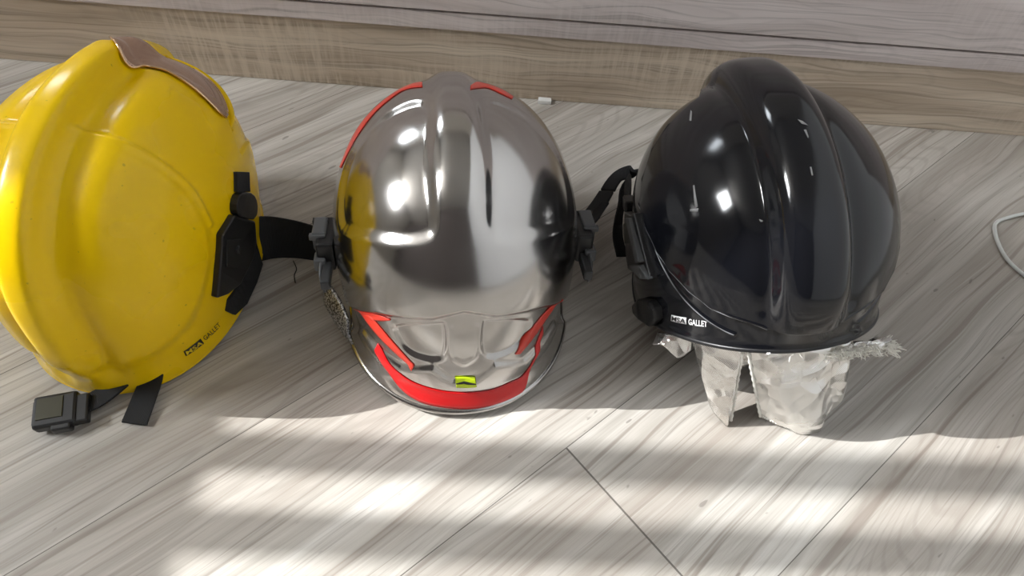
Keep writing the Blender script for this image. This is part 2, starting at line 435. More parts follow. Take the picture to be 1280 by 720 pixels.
# ------------------------------------------------------------------ helmet shells
# feature curves, in each helmet's own frame (metres, +y forward, +z up)
FEAT={
 ('chrome','panel'):[(-0.0222,-0.0251,0.1479),(-0.0262,-0.0784,0.1291),(-0.0252,-0.1093,0.1089),(-0.0245,-0.126,0.0913),(-0.0327,-0.1265,0.0819),(-0.0537,-0.1206,0.0763),(-0.0816,-0.1025,0.0691),(-0.1081,-0.0688,0.0546),(-0.1107,-0.0436,0.0681),(-0.1043,-0.0193,0.0883),(-0.0885,-0.0054,0.11),(-0.0649,-0.0006,0.1287),(-0.0396,0.0024,0.1399),(-0.0267,-0.0059,0.1454)],
 ('chrome','crease'):[(-0.1171,-0.0559,-0.0538),(-0.1081,-0.0844,-0.0347),(-0.08,-0.1233,-0.0069),(-0.0575,-0.1388,0.0017),(-0.0292,-0.15,0.0072),(-0.0043,-0.1634,0.017)],
 ('chrome','inner'):[(-0.0654,-0.1342,-0.0112),(-0.0254,-0.152,0.0046),(-0.0192,-0.1561,0.0017),(-0.0187,-0.152,-0.0323),(-0.0261,-0.1481,-0.0463),(-0.0498,-0.1406,-0.0456),(-0.0629,-0.1348,-0.0338)],
 ('chrome','tongue'):[(-0.0127,-0.1614,0.0181),(-0.0135,-0.154,-0.0297),(-0.0106,-0.1509,-0.0468),(-0.0013,-0.1493,-0.0552)],
 ('chrome','ledge'):[(-0.1024,-0.0906,-0.06),(-0.0843,-0.114,-0.0668),(-0.0635,-0.1302,-0.0745),(-0.0468,-0.1398,-0.0671),(-0.0309,-0.1456,-0.0606),(-0.0219,-0.1462,-0.0709),(-0.0115,-0.1462,-0.0813),(-0.0,-0.1462,-0.0843)],
 ('chrome','redlow_u'):[(-0.0873,-0.1117,-0.061),(-0.0706,-0.1248,-0.0766),(-0.0529,-0.1342,-0.0881),(-0.0313,-0.1413,-0.0937),(-0.0101,-0.1441,-0.0973),(0.0138,-0.1435,-0.0987),(0.0444,-0.1365,-0.0972),(0.0677,-0.1246,-0.0908),(0.084,-0.1177,-0.041)],
 ('chrome','redlow_l'):[(-0.0883,-0.109,-0.0703),(-0.0799,-0.1141,-0.0904),(-0.0668,-0.1231,-0.102),(-0.046,-0.1336,-0.1099),(-0.0222,-0.1401,-0.1129),(0.0062,-0.1414,-0.1148),(0.0341,-0.1369,-0.1151),(0.0601,-0.1261,-0.1098),(0.0865,-0.1127,-0.0598)],
 ('chrome','tria_u'):[(-0.1081,-0.0844,-0.0347),(-0.0874,-0.116,-0.0136),(-0.0698,-0.1313,-0.0098)],
 ('chrome','tria_l'):[(-0.1052,-0.0899,-0.0351),(-0.0921,-0.1098,-0.0296),(-0.0698,-0.1313,-0.0112)],
 ('chrome','trib_u'):[(-0.1017,-0.0965,-0.0276),(-0.088,-0.1147,-0.0244),(-0.0681,-0.1307,-0.0434),(-0.0492,-0.1388,-0.067)],
 ('chrome','trib_l'):[(-0.1046,-0.0909,-0.0351),(-0.0963,-0.1033,-0.04),(-0.0749,-0.1246,-0.0541),(-0.0513,-0.1372,-0.0726)],
 ('chrome','tric_u'):[(0.1013,-0.0978,-0.0197),(0.0818,-0.1212,-0.022),(0.065,-0.1333,-0.0365),(0.0529,-0.1379,-0.0597)],
 ('chrome','tric_l'):[(0.103,-0.0944,-0.0288),(0.0877,-0.1143,-0.0353),(0.0709,-0.1279,-0.0516),(0.0585,-0.1346,-0.0636)],
 ('chrome','frl_u'):[(-0.0288,0.052,0.1379),(-0.0409,0.0709,0.1264),(-0.0554,0.0526,0.1268),(-0.0744,0.0379,0.1187),(-0.0927,0.0283,0.103),(-0.1063,0.0102,0.0858),(-0.1137,0.0099,0.0709)],
 ('chrome','frl_l'):[(-0.0287,0.0313,0.1421),(-0.0454,0.0402,0.1343),(-0.0617,0.0288,0.1287),(-0.0751,0.0194,0.121),(-0.0884,0.007,0.11),(-0.1014,-0.0044,0.094),(-0.1097,-0.0067,0.0799)],
 ('chrome','frr_u'):[(0.016,0.016,0.154),(0.0273,0.0455,0.1405),(0.0476,0.0436,0.1327),(0.0585,0.0338,0.1297)],
 ('chrome','frr_l'):[(0.0153,0.0053,0.1549),(0.031,0.0294,0.1412),(0.0453,0.0241,0.1368),(0.0555,0.0224,0.1327)],
 ('chrome','sticker_u'):[(-0.009,-0.1467,-0.0784),(0.0013,-0.1469,-0.0785),(0.0115,-0.1464,-0.0799)],
 ('chrome','sticker_l'):[(-0.0076,-0.1454,-0.0886),(0.0013,-0.1454,-0.0901),(0.0127,-0.1449,-0.09)],
 ('black','dome'):[(-0.0516,0.023,0.1291),(-0.0812,0.0129,0.1094),(-0.0989,0.006,0.0885),(-0.111,-0.0087,0.0653),(-0.1171,-0.0228,0.0443),(-0.1151,-0.0512,0.0332),(-0.1091,-0.0778,0.0194),(-0.1015,-0.0963,0.0095),(-0.0884,-0.1173,-0.0014),(-0.0739,-0.1333,-0.0107),(-0.0586,-0.1451,-0.014),(-0.0308,-0.1583,-0.0217),(-0.0074,-0.1699,-0.0216)],
 ('black','line2'):[(-0.1125,-0.0689,0.0173),(-0.1061,-0.0875,0.0026),(-0.0958,-0.1064,-0.0128),(-0.0803,-0.1261,-0.0256),(-0.065,-0.1395,-0.0332),(-0.0559,-0.1455,-0.0361)],
 ('black','text_box'):[(-0.1022,-0.092,-0.0525),(-0.0914,-0.1108,-0.0449),(-0.102,-0.0934,-0.0443),(-0.0917,-0.1112,-0.0368)],
 ('black','text_word'):[(-0.0899,-0.113,-0.0437),(-0.0763,-0.1295,-0.0367),(-0.0902,-0.1134,-0.0364)],
 ('black','knob'):[(-0.1208,-0.0181,-0.0764),(-0.1192,-0.0387,-0.057),(-0.1128,-0.0678,-0.0412),(-0.1086,-0.0789,-0.0445),(-0.1076,-0.0796,-0.0576),(-0.111,-0.068,-0.0716),(-0.1169,-0.0449,-0.0796),(-0.1197,-0.0254,-0.0842)],
 ('black','bk_body'):[(-0.1208,0.0335,0.005),(-0.1203,0.0356,0.0107),(-0.1212,-0.0085,0.028),(-0.1191,-0.021,0.0362),(-0.1119,-0.0727,-0.012),(-0.1178,-0.0512,-0.0242),(-0.1227,0.0032,-0.0449),(-0.121,0.029,-0.0401),(-0.1211,0.0313,-0.0159)],
 ('black','bk_slot'):[(-0.1212,0.0313,-0.002),(-0.1228,0.0,0.0151),(-0.1217,-0.0292,0.005),(-0.1225,0.0183,-0.0204),(-0.1213,0.0302,-0.017)],
 ('black','bk_bar'):[(-0.1222,-0.0021,0.0216),(-0.1207,-0.017,0.029),(-0.117,-0.0558,-0.0018),(-0.1191,-0.0457,-0.0085)],
 ('black','bk_foot'):[(-0.1225,-0.0183,-0.0255),(-0.1172,-0.0547,-0.0055),(-0.1119,-0.0727,-0.012),(-0.1173,-0.0535,-0.0221)],
 ('black','chip0'):[(-0.0008,-0.0947,0.1394),(0.0025,-0.0969,0.1382),(0.0053,-0.1011,0.1357),(0.0009,-0.0992,0.137)],
 ('black','chip1'):[(-0.0793,-0.085,0.0861),(-0.0783,-0.0855,0.0869),(-0.0785,-0.1005,0.0734),(-0.0805,-0.0994,0.0716)],
 ('black','chip2'):[(-0.0837,-0.0963,0.0699),(-0.0781,-0.1018,0.0725),(-0.079,-0.103,0.0699),(-0.0843,-0.097,0.0681)],
 ('black','chip3'):[(-0.0384,-0.1339,0.0735),(-0.0352,-0.1361,0.0727),(-0.0364,-0.136,0.0717),(-0.0376,-0.1355,0.0717)],
 ('black','chip4'):[(0.0009,-0.1046,0.1339),(0.0027,-0.1046,0.1339),(0.0029,-0.1109,0.13),(0.002,-0.1119,0.1293)],
 ('black','chip5'):[(-0.0023,-0.132,0.1137),(-0.0012,-0.1321,0.1137),(-0.0012,-0.1373,0.1087),(-0.0024,-0.1372,0.1087)],
 ('black','chip6'):[(-0.063,0.0011,0.1241),(-0.063,-0.0044,0.1241),(-0.0669,-0.0198,0.1206),(-0.0681,-0.017,0.12)],
 ('yellow','quarter'):[(0.0276,-0.0578,0.1283),(0.0561,-0.0561,0.1158),(0.0835,-0.0532,0.0948),(0.1028,-0.0524,0.0646),(0.1112,-0.0579,0.0308),(0.1101,-0.0701,-0.0052),(0.0956,-0.1007,-0.0516),(0.0708,-0.1303,-0.0716),(0.0373,-0.1496,-0.0813),(0.019,-0.1544,-0.0788),(0.0208,-0.1581,-0.0397),(0.024,-0.1605,0.0209),(0.0246,-0.1393,0.0767),(0.025,-0.104,0.1103)],
 ('yellow','rib'):[(0.0248,-0.057,0.131),(0.0549,-0.0531,0.1173),(0.0832,-0.05,0.0961),(0.1033,-0.0482,0.0654),(0.1127,-0.0513,0.0308)],
 ('yellow','vis_l'):[(0.0005,0.0624,0.1437),(0.0165,0.0465,0.1419),(0.0247,0.0475,0.1334),(0.0323,0.0596,0.1253),(0.0456,0.0605,0.12),(0.064,0.0586,0.1107),(0.0813,0.0559,0.0968),(0.0913,0.0549,0.0847),(0.0961,0.0589,0.0754)],
 ('yellow','vis_u'):[(0.0006,0.0662,0.1427),(0.0077,0.0729,0.14),(0.0126,0.0899,0.1316),(0.0124,0.1177,0.1164),(0.0129,0.1341,0.103),(0.0387,0.1191,0.0913),(0.0621,0.1167,0.077),(0.0801,0.0971,0.0746),(0.0921,0.0786,0.0705)],
 ('yellow','brow'):[(0.014,0.1334,0.1026),(0.0375,0.119,0.0921),(0.0587,0.1204,0.0762),(0.0887,0.0872,0.0697),(0.1013,0.0597,0.0646)],
 ('yellow','bk_tab'):[(0.1145,0.0151,0.0436),(0.1157,0.0398,0.0246),(0.1183,0.0262,0.0091),(0.1175,0.0,0.0298)],
 ('yellow','bk_knob'):[(0.1175,-0.0092,0.0287),(0.1177,0.0021,0.0277),(0.1185,0.0198,0.0137),(0.1183,0.0284,-0.0022),(0.1184,0.0241,-0.0147),(0.1191,0.0104,-0.0152),(0.1189,-0.0146,0.0103),(0.118,-0.0176,0.0214)],
 ('yellow','bk_body'):[(0.118,-0.0219,0.0193),(0.1188,0.0156,-0.0209),(0.1178,0.0103,-0.047),(0.1171,-0.0051,-0.0585),(0.1144,-0.0394,-0.0638),(0.1104,-0.0625,-0.0561),(0.1064,-0.0773,-0.0468),(0.1113,-0.0655,-0.017),(0.1148,-0.0487,0.016)],
 ('yellow','bk_slot'):[(0.1156,-0.0467,0.008),(0.1185,-0.023,-0.0121),(0.118,-0.0283,-0.0184),(0.1158,-0.041,-0.0363),(0.1135,-0.0566,-0.0206)],
 ('yellow','flap_in'):[(0.1172,0.0165,-0.0509),(0.1168,-0.0051,-0.062),(0.1153,-0.0266,-0.0699),(0.1105,-0.0575,-0.0712),(0.1078,-0.0635,-0.0838),(0.1084,-0.0552,-0.0968),(0.111,-0.0329,-0.1042),(0.1128,-0.002,-0.1001),(0.1121,0.0218,-0.0956)],
 ('yellow','text_box'):[(0.0817,-0.1146,-0.1003),(0.0934,-0.0967,-0.0988),(0.0822,-0.1152,-0.0931),(0.0934,-0.0984,-0.0906)],
 ('yellow','text_word'):[(0.0947,-0.0947,-0.0971),(0.1036,-0.0739,-0.0949),(0.0946,-0.0963,-0.0903)],
}

def rotm(y, p, ro):
    cy, sy, cp, sp, cr_, sr_ = np.cos(y), np.sin(y), np.cos(p), np.sin(p), np.cos(ro), np.sin(ro)
    Rz = np.array([[cy, -sy, 0], [sy, cy, 0], [0, 0, 1]])
    Rx = np.array([[1, 0, 0], [0, cp, -sp], [0, sp, cp]])
    Ry = np.array([[cr_, 0, sr_], [0, 1, 0], [-sr_, 0, cr_]])
    return Rz @ Rx @ Ry

def smooth(x, a, b):
    t = np.clip((x - a) / (b - a), 0, 1)
    return t * t * (3 - 2 * t)

def smooth_closed(pts, n=5):
    P = np.array(pts); m = len(P); out = []
    for i in range(m):
        a, b, c, d = P[i - 1], P[i], P[(i + 1) % m], P[(i + 2) % m]
        for k in range(n):
            t = k / n
            out.append(.5 * ((2 * b) + (-a + c) * t + (2 * a - 5 * b + 4 * c - d) * t * t + (-a + 3 * b - 3 * c + d) * t ** 3))
    return np.array(out)

class Shell:
    NP, NT = 640, 330
    def __init__(s, pose, shape, feats, crest_k=3.0, crest_w=.022, crest_end=.15):
        s.ce = crest_end
        s.pos = np.array(pose[:3]); s.R = rotm(*pose[3:6]); s.sh = shape
        s.ck, s.cw = crest_k, crest_w
        ph = np.linspace(0, 2 * np.pi, s.NP, endpoint=False)[:, None]
        t = np.linspace(0, 1, s.NT)[None, :] + 0 * ph
        ph = ph + 0 * t
        P = s.base(ph, t)
        N = s.normals(P)
        uv = s.chart(P)
        D = np.zeros(P.shape[:2])
        for f in feats: D += f(s, P, uv)
        s.P = P + N * D[..., None]
        s.N = s.normals(s.P)
        s.pol = np.arctan2(np.hypot(s.P[..., 0], s.P[..., 1]), s.P[..., 2])
        s.pol = np.maximum.accumulate(s.pol, axis=1)
    def base(s, ph, t):
        rx, ryf, ryr, rz, e, zs, zr, zf, taper, hc = s.sh
        cx, sy = np.cos(ph), np.sin(ph)
        ry = np.where(sy > 0, ryf, ryr)
        wr = np.clip(-sy, 0, 1) ** 1.5; wf = np.clip(sy, 0, 1) ** 1.5
        zrim = -(zs + (zr - zs) * wr + (zf - zs) * wf)
        td = .72
        th = np.clip(t / td, 0, 1) * np.pi / 2
        sn = np.sin(th) ** (2 / e); c = np.clip(np.cos(th), 0, 1) ** (2 / e)
        # resample so that rows stay even although the exponents differ from 1
        k = np.clip((t - td) / (1 - td), 0, 1)
        z = np.where(t < td, rz * c, k * zrim)
        rr = 1 / ((np.abs(cx) / rx) ** e + (np.abs(sy) / ry) ** e) ** (1 / e)
        rr = rr * np.where(t < td, sn, 1 - taper * k ** 2)
        P = np.stack([rr * cx, rr * sy, z], -1)
        n = P / np.linalg.norm(P + 1e-9, axis=-1, keepdims=True)
        ang = np.arctan2(P[..., 2], -P[..., 1])
        w = np.exp(-(np.abs(P[..., 0]) / s.cw) ** s.ck)
        a = smooth(ang, s.ce - .5, s.ce) * smooth(np.pi - .25 - ang, 0, .4)
        return P + n * (hc * w * a)[..., None]
    def normals(s, P):
        du = np.roll(P, -1, 0) - np.roll(P, 1, 0)
        dv = np.gradient(P, axis=1)
        N = np.cross(dv, du)
        ln = np.linalg.norm(N, axis=-1, keepdims=True)
        N = N / np.maximum(ln, 1e-12)
        sgn = np.sign((N * P).sum(-1, keepdims=True)); N = N * np.where(sgn == 0, 1, sgn)
        N[:, 0] = N[:, 2].mean(0) / np.linalg.norm(N[:, 2].mean(0))
        return N
    def chart(s, P):
        P = np.asarray(P, float)
        ry = np.where(P[..., 1] > 0, s.sh[1], s.sh[2])
        d = np.stack([P[..., 0] / s.sh[0], P[..., 1] / ry, P[..., 2] / s.sh[3]], -1)
        d = d / np.linalg.norm(d, axis=-1, keepdims=True)
        q = math.sqrt(.5)
        ca = (-d[..., 1] + d[..., 2]) * q
        th = np.arccos(np.clip(ca, -1, 1))
        e1 = d[..., 0]; e2 = (d[..., 1] + d[..., 2]) * q
        m = np.maximum(np.hypot(e1, e2), 1e-9)
        return np.stack([th * e1 / m, th * e2 / m], -1)
    # points of the finished surface ------------------------------------
    def locate(s, p):
        p = np.asarray(p, float)
        ph = np.arctan2(p[1], p[0]) % (2 * np.pi)
        fi = ph / (2 * np.pi) * s.NP
        i0 = int(fi) % s.NP; i1 = (i0 + 1) % s.NP; w = fi - int(fi)
        pol = math.atan2(math.hypot(p[0], p[1]), p[2])
        out = []
        for i in (i0, i1):
            out.append(np.interp(pol, s.pol[i], np.arange(s.NT)))
        j = out[0] * (1 - w) + out[1] * w
        return i0, i1, w, j
    def on(s, p, off=0.0, world=True):
        i0, i1, w, j = s.locate(p)
        j0 = min(int(j), s.NT - 2); v = j - j0
        def g(A): return (A[i0, j0] * (1 - w) + A[i1, j0] * w) * (1 - v) + (A[i0, j0 + 1] * (1 - w) + A[i1, j0 + 1] * w) * v
        q = g(s.P) + g(s.N) * off
        return Vector(s.R @ q + s.pos) if world else q
    def nrm(s, p):
        i0, i1, w, j = s.locate(p)
        return Vector(s.R @ s.N[i0, min(int(j), s.NT - 1)])
    def world(s, p):
        return Vector(s.R @ np.asarray(p, float) + s.pos)
    def rim(s, off=0.0, n=160, dz=0.0):
        out = []
        for k in range(n + 1):
            i = int(k * s.NP / n) % s.NP
            q = s.P[i, -1] + s.N[i, -1] * off + np.array([0, 0, dz])
            out.append(Vector(s.R @ q + s.pos))
        return out
    def build(s, name, material, root, thick=.0032, inset=0.0, step=1):
        P = (s.P - s.N * inset)[::step, ::step]
        n, m = P.shape[:2]
        W = P @ s.R.T + s.pos
        V = [tuple(W[0, 0])]
        V += [tuple(W[i, j]) for i in range(n) for j in range(1, m)]
        def id_(i, j): return 0 if j == 0 else 1 + (i % n) * (m - 1) + (j - 1)
        F = []
        for i in range(n):
            F.append((0, id_(i, 1), id_(i + 1, 1)))
            for j in range(1, m - 1):
                F.append((id_(i, j), id_(i, j + 1), id_(i + 1, j + 1), id_(i + 1, j)))
        o = obj(name, V, F, material, root, True)
        if thick:
            md = o.modifiers.new('thickness', 'SOLIDIFY'); md.thickness = thick; md.offset = -1
        return o

def sdf_poly(uv, poly):
    """signed distance (negative inside) in chart units"""
    a = poly; b = np.roll(poly, -1, 0)
    x = uv[..., 0].ravel(); y = uv[..., 1].ravel()
    best = np.full(x.shape, 1e9); ins = np.zeros(x.shape, bool)
    for p, q in zip(a, b):
        ex, ey = q - p
        L = ex * ex + ey * ey + 1e-12
        t = np.clip(((x - p[0]) * ex + (y - p[1]) * ey) / L, 0, 1)
        d = (x - p[0] - t * ex) ** 2 + (y - p[1] - t * ey) ** 2
        best = np.minimum(best, d)
        c = (p[1] > y) != (q[1] > y)
        if abs(ey) > 1e-12:
            ins ^= c & (x < ex * (y - p[1]) / ey + p[0])
    d = np.sqrt(best); d[ins] *= -1
    return d.reshape(uv.shape[:-1])

def area(curve, depth, soft, extra=None, closed=True, bias=0.0):
    """raise or sink everything inside a mirrored outline by depth over a soft edge (metres)"""
    def f(s, P, uv):
        c = s.chart(np.array(curve)); c[:, 0] = np.abs(c[:, 0])
        if extra is not None: c = np.concatenate([c, np.array(extra, float)])
        elif closed: c = smooth_closed(c)
        u = uv.copy(); u[..., 0] = np.abs(u[..., 0])
        d = sdf_poly(u, c) * .14
        return depth * (1 - smooth(d, bias - soft / 2, bias + soft / 2))
    return f

def ridge(curve, height, width):
    def f(s, P, uv):
        c = s.chart(np.array(curve)); c[:, 0] = np.abs(c[:, 0])
        c = np.array([tuple(v)[:2] for v in catmull([(q[0], q[1], 0) for q in c], 5)])
        u = uv.copy(); u[..., 0] = np.abs(u[..., 0])
        best = np.full(u.shape[:-1], 1e9)
        for p, q in zip(c[:-1], c[1:]):
            e = q - p; L = (e * e).sum() + 1e-12
            t = np.clip(((u - p) * e).sum(-1) / L, 0, 1)
            best = np.minimum(best, ((u - p - t[..., None] * e) ** 2).sum(-1))
        d = np.sqrt(best) * .14
        return height * np.exp(-(d / width) ** 2)
    return f

def rim_flare(h, t0):
    def f(s, P, uv):
        t = np.linspace(0, 1, P.shape[1])[None, :] + 0 * P[..., 0]
        return h * smooth(t, t0, 1.0)
    return f

def decal(sh, name, upper, lower, material, root, off=.0005, rows=5, n=8, lift=0.0):
    """a thin sticker between two curves lying on the shell"""
    def resample(c, m):
        c = catmull(c, 10)
        L = [0]
        for a, b in zip(c[:-1], c[1:]): L.append(L[-1] + (b - a).length)
        out = []
        for k in range(m):
            x = L[-1] * k / (m - 1)
            i = max(0, min(len(c) - 2, np.searchsorted(L, x) - 1))
            w = (x - L[i]) / max(L[i + 1] - L[i], 1e-9)
            out.append(c[i].lerp(c[i + 1], min(max(w, 0), 1)))
        return out
    m = n * max(len(upper), len(lower))
    U, Lw = resample(upper, m), resample(lower, m)
    V, F = [], []
    for i in range(m):
        for j in range(rows):
            V.append(sh.on(U[i].lerp(Lw[i], j / (rows - 1)), off + lift * (1 - j / (rows - 1)) * math.sin(math.pi * min(1, .12 + .88 * i / (m - 1)))))
    for i in range(m - 1):
        for j in range(rows - 1):
            a = i * rows + j
            F.append((a, a + 1, a + rows + 1, a + rows))
    o = obj(name, V, F, material, root, True)
    md = o.modifiers.new('thickness', 'SOLIDIFY'); md.thickness = .0003; md.offset = 0
    return o

def plate(sh, name, poly, lo, hi, material, root, bevel=.0015, smooth_n=0):
    """a solid moulding standing on the shell"""
    if smooth_n: poly = [tuple(p) for p in smooth_closed(poly, smooth_n)]
    n = len(poly)
    mid = np.mean(np.array(poly), 0)
    nm = sh.nrm(mid)
    V = [sh.on(p, lo) for p in poly]
    T = [sh.on(p, 0) + nm * hi for p in poly]
    V += T
    F = [tuple(range(n)), tuple(reversed(range(n, 2 * n)))]
    for i in range(n):
        j = (i + 1) % n
        F.append((i, i + n, j + n, j))
    o = obj(name, V, F, material, root)
    bm = bmesh.new(); bm.from_mesh(o.data)
    bmesh.ops.triangulate(bm, faces=[f for f in bm.faces if len(f.verts) > 4])
    bmesh.ops.recalc_face_normals(bm, faces=bm.faces)
    bm.to_mesh(o.data); bm.free()
    if bevel: bev(o, bevel, 3, 40)
    return o

def lettering(sh, name, text, p0, p1, ptop, material, root, off=.0007, bold=.02, inset=0.0, shear=0.0):
    """text whose baseline runs from p0 to p1 on the shell, ptop above p0"""
    cu = bpy.data.curves.new(name, 'FONT')
    cu.body = text; cu.offset = bold; cu.shear = shear
    cu.resolution_u = 3
    t = bpy.data.objects.new(name, cu); COL.objects.link(t)
    bpy.context.view_layer.update()
    me = bpy.data.meshes.new_from_object(t.evaluated_get(bpy.context.evaluated_depsgraph_get()))
    bpy.data.objects.remove(t); bpy.data.curves.remove(cu)
    bm = bmesh.new(); bm.from_mesh(me); bmesh.ops.triangulate(bm, faces=bm.faces)
    xs = [v.co.x for v in bm.verts]; ys = [v.co.y for v in bm.verts]
    x0, x1, y0, y1 = min(xs), max(xs), min(ys), max(ys)
    a = Vector(p0); ex = Vector(p1) - a; ey = Vector(ptop) - a
    V = []
    for v in bm.verts:
        u = inset + (1 - 2 * inset) * (v.co.x - x0) / (x1 - x0)
        w = inset * 2 + (1 - 4 * inset) * (v.co.y - y0) / (y1 - y0)
        V.append(sh.on(a + ex * u + ey * w, off))
    F = [tuple(v.index for v in f.verts) for f in bm.faces]
    bm.free()
    return obj(name, V, F, material, root)

# ------------------------------------------------------------------ helmet materials
def scratched(m, rough0, rough1, scale=40, bump=.0):
    k = NT(m)
    tc = k.n('ShaderNodeTexCoord')
    P = tc.outputs['Object']
    a = k.noise(k.mapv(P, (6, 6, 6)), 1.0, 3, .6)
    r = k.ramp(a, [(.35, rough0), (.70, rough1)])
    k.l(r, k.b.inputs['Roughness'])
    return k, P

M_yellow = mat('yellow_paint', (.85, .555, .001), .28, spec=.28, coat=.05)
k, P = scratched(M_yellow, .22, .34)
sp = k.ramp(k.noise(k.mapv(P, (150, 150, 150)), 1.0, 1, .4), [(.77, 0), (.80, 1)])
k.l(k.mix(k.math('MULTIPLY', sp, .45), (.85, .555, .001), (.30, .20, .01)), k.b.inputs['Base Color'])
M_chrome = mat('polished_metal', (.53, .515, .50), .14, metal=1.0)
k, P = scratched(M_chrome, .14, .26)
w1 = k.noise(k.mapv(P, (30, 400, 60)), 1.0, 2, .6)
k.bump(w1, .05, .0003)
M_black = mat('black_paint', (.0045, .0050, .0070), .12, spec=.5, coat=.0)
k, P = scratched(M_black, .09, .20)
M_red = mat('red_reflective_tape', (.64, .006, .008), .35, coat=.2)
M_redo = mat('orange_red_tape', (.66, .040, .022), .35, coat=.2)
M_fluo = mat('fluorescent_sticker', (.62, .80, .01), .4)
M_ink = mat('black_print', (.01, .01, .01), .5)
M_wprint = mat('white_print', (.80, .80, .80), .5)
M_yprint = mat('yellow_print', (.78, .56, .01), .5)
M_liner = mat('black_lining', (.010, .010, .011), .85)
M_rub = mat('black_plastic', (.012, .012, .013), .38, spec=.45)
M_greyp = mat('grey_plastic', (.10, .105, .11), .42)
M_dgrey = mat('dark_grey_plastic', (.035, .037, .04), .45)
M_chip = mat('bare_chip', (.26, .26, .26), .6)
M_gold = mat('gold_visor', (.50, .33, .24), .10, metal=.75, coat=.4)
M_goldedge = mat('gold_edge', (.80, .55, .32), .2, metal=.9)
M_web = mat('black_webbing', (.007, .0075, .009), .8)
k = NT(M_web)
tc = k.n('ShaderNodeTexCoord')
wv = k.n('ShaderNodeTexWave'); wv.inputs['Scale'].default_value = 260; wv.inputs['Distortion'].default_value = 1.5
k.l(tc.outputs['Object'], wv.inputs['Vector']); k.bump(wv.outputs['Fac'], .5, .0006)
M_olive = mat('olive_plastic_sheen', (.030, .028, .008), .3)

def foil_mat(name, col):
    m = mat(name, col, .22, metal=1.0)
    k = NT(m)
    tc = k.n('ShaderNodeTexCoord'); P = tc.outputs['Object']
    v = k.n('ShaderNodeTexVoronoi', feature='F1'); v.inputs['Scale'].default_value = 48
    k.l(k.mapv(P, (1, 1, .8)), v.inputs['Vector'])
    cre = k.noise(k.mapv(P, (15, 15, 12)), 1.0, 3, .5, .6)
    weave = k.n('ShaderNodeTexWave', bands_direction='DIAGONAL'); weave.inputs['Scale'].default_value = 300
    weave.inputs['Distortion'].default_value = .4
    k.l(P, weave.inputs['Vector'])
    h = k.math('ADD', k.math('MULTIPLY', cre, 2.0), k.math('MULTIPLY', weave.outputs['Fac'], .035))
    h = k.math('ADD', h, k.math('MULTIPLY', v.outputs['Distance'], 1.7))
    k.bump(h, .75, .006)
    k.l(k.ramp(cre, [(.35, .14), (.65, .34)]), k.b.inputs['Roughness'])
    return m
M_foil = foil_mat('aluminised_cloth', (.88, .87, .85))
M_fray = mat('frayed_threads', (.86, .84, .78), .7)
M_glit = mat('silver_weave', (.55, .55, .55), .4, metal=.6)
k = NT(M_glit)
tc = k.n('ShaderNodeTexCoord')
vz = k.n('ShaderNodeTexVoronoi'); vz.inputs['Scale'].default_value = 520; k.l(tc.outputs['Object'], vz.inputs['Vector'])
k.l(k.mix(k.ramp(vz.outputs['Distance'], [(.2, 0), (.7, 1)]), (.75, .76, .78), (.05, .05, .055)), k.b.inputs['Base Color'])

def common(sh, root, rimmat, rimr=.0028):
    sh.build('lining', M_liner, root, 0, .009, 4)
    V, F = tube_vf(sh.rim(-.0012), rimr, 10)
    obj('rim_trim', V, F, rimmat, root, True)

# ------------------------------------------------------------------ chrome helmet
SILVER = thing('silver_helmet', 'polished silver metal firefighter helmet with red stripes, standing in the middle', 'helmet', (-.065, .497, 0))
F_ = lambda n, k_: FEAT[(n, k_)]
cc = lambda pts: pts
crease = F_('chrome', 'crease')
feats = [
    area(F_('chrome', 'panel'), -.0038, .015),
    area(crease, -.0060, .0100, extra=[(-.3, -.62), (-.3, -2.6), (2.4, -2.6), (2.4, -.9)]),
    area([(x, y, z - .006) for x, y, z in F_('chrome', 'inner')], -.0042, .0075),
    ridge([(-.0135, -.158, -.006)] + F_('chrome', 'tongue')[1:], .0011, .0035),
    area(F_('chrome', 'ledge'), .0045, .009, extra=[(-.3, -1.40), (-.3, -2.6), (2.4, -2.6), (1.7, -1.2)]),
    rim_flare(.009, .94),
]
chs = Shell([-.0649, .4968, .1008, .1636, -.1962, .0194], [.1266, .1554, .1540, .1500, 2.1955, .095, .1221, .0504, .0763, .0070], feats, 3.6, .021, .95)
chs.build('shell', M_chrome, SILVER)
common(chs, SILVER, M_chrome, .0042)
ru, rl_ = F_('chrome', 'redlow_u'), F_('chrome', 'redlow_l')
rl_ = [tuple(a[i] * .12 + b[i] * .88 for i in range(3)) for a, b in zip(ru, rl_)]
decal(chs, 'rear_stripe', ru, rl_, M_red, SILVER, .0006, 7)
for u_, l_ in (('tria_u', 'tria_l'), ('trib_u', 'trib_l'), ('tric_u', 'tric_l')):
    decal(chs, 'side_stripe', F_('chrome', u_), F_('chrome', l_), M_redo, SILVER, .0006, 5)
decal(chs, 'front_stripe', F_('chrome', 'frl_u'), F_('chrome', 'frl_l'), M_redo, SILVER, .0006, 5)
decal(chs, 'front_stripe', F_('chrome', 'frr_u'), F_('chrome', 'frr_l'), M_redo, SILVER, .0006, 5)
stk = decal(chs, 'sticker', F_('chrome', 'sticker_u'), F_('chrome', 'sticker_l'), M_fluo, SILVER, .0008, 4)
stk['label'] = 'small fluorescent yellow sticker'
su, sl = F_('chrome', 'sticker_u'), F_('chrome', 'sticker_l')
mixp = lambda a, b, w: tuple(a[i] * (1 - w) + b[i] * w for i in range(3))
decal(chs, 'sticker_mark', [mixp(su[0], sl[0], .60), mixp(su[1], sl[1], .50), mixp(su[2], sl[2], .52)],
      [mixp(su[0], sl[0], .66), mixp(su[1], sl[1], .68), mixp(su[2], sl[2], .60)], M_ink, sub(stk, SILVER), .0012, 3)

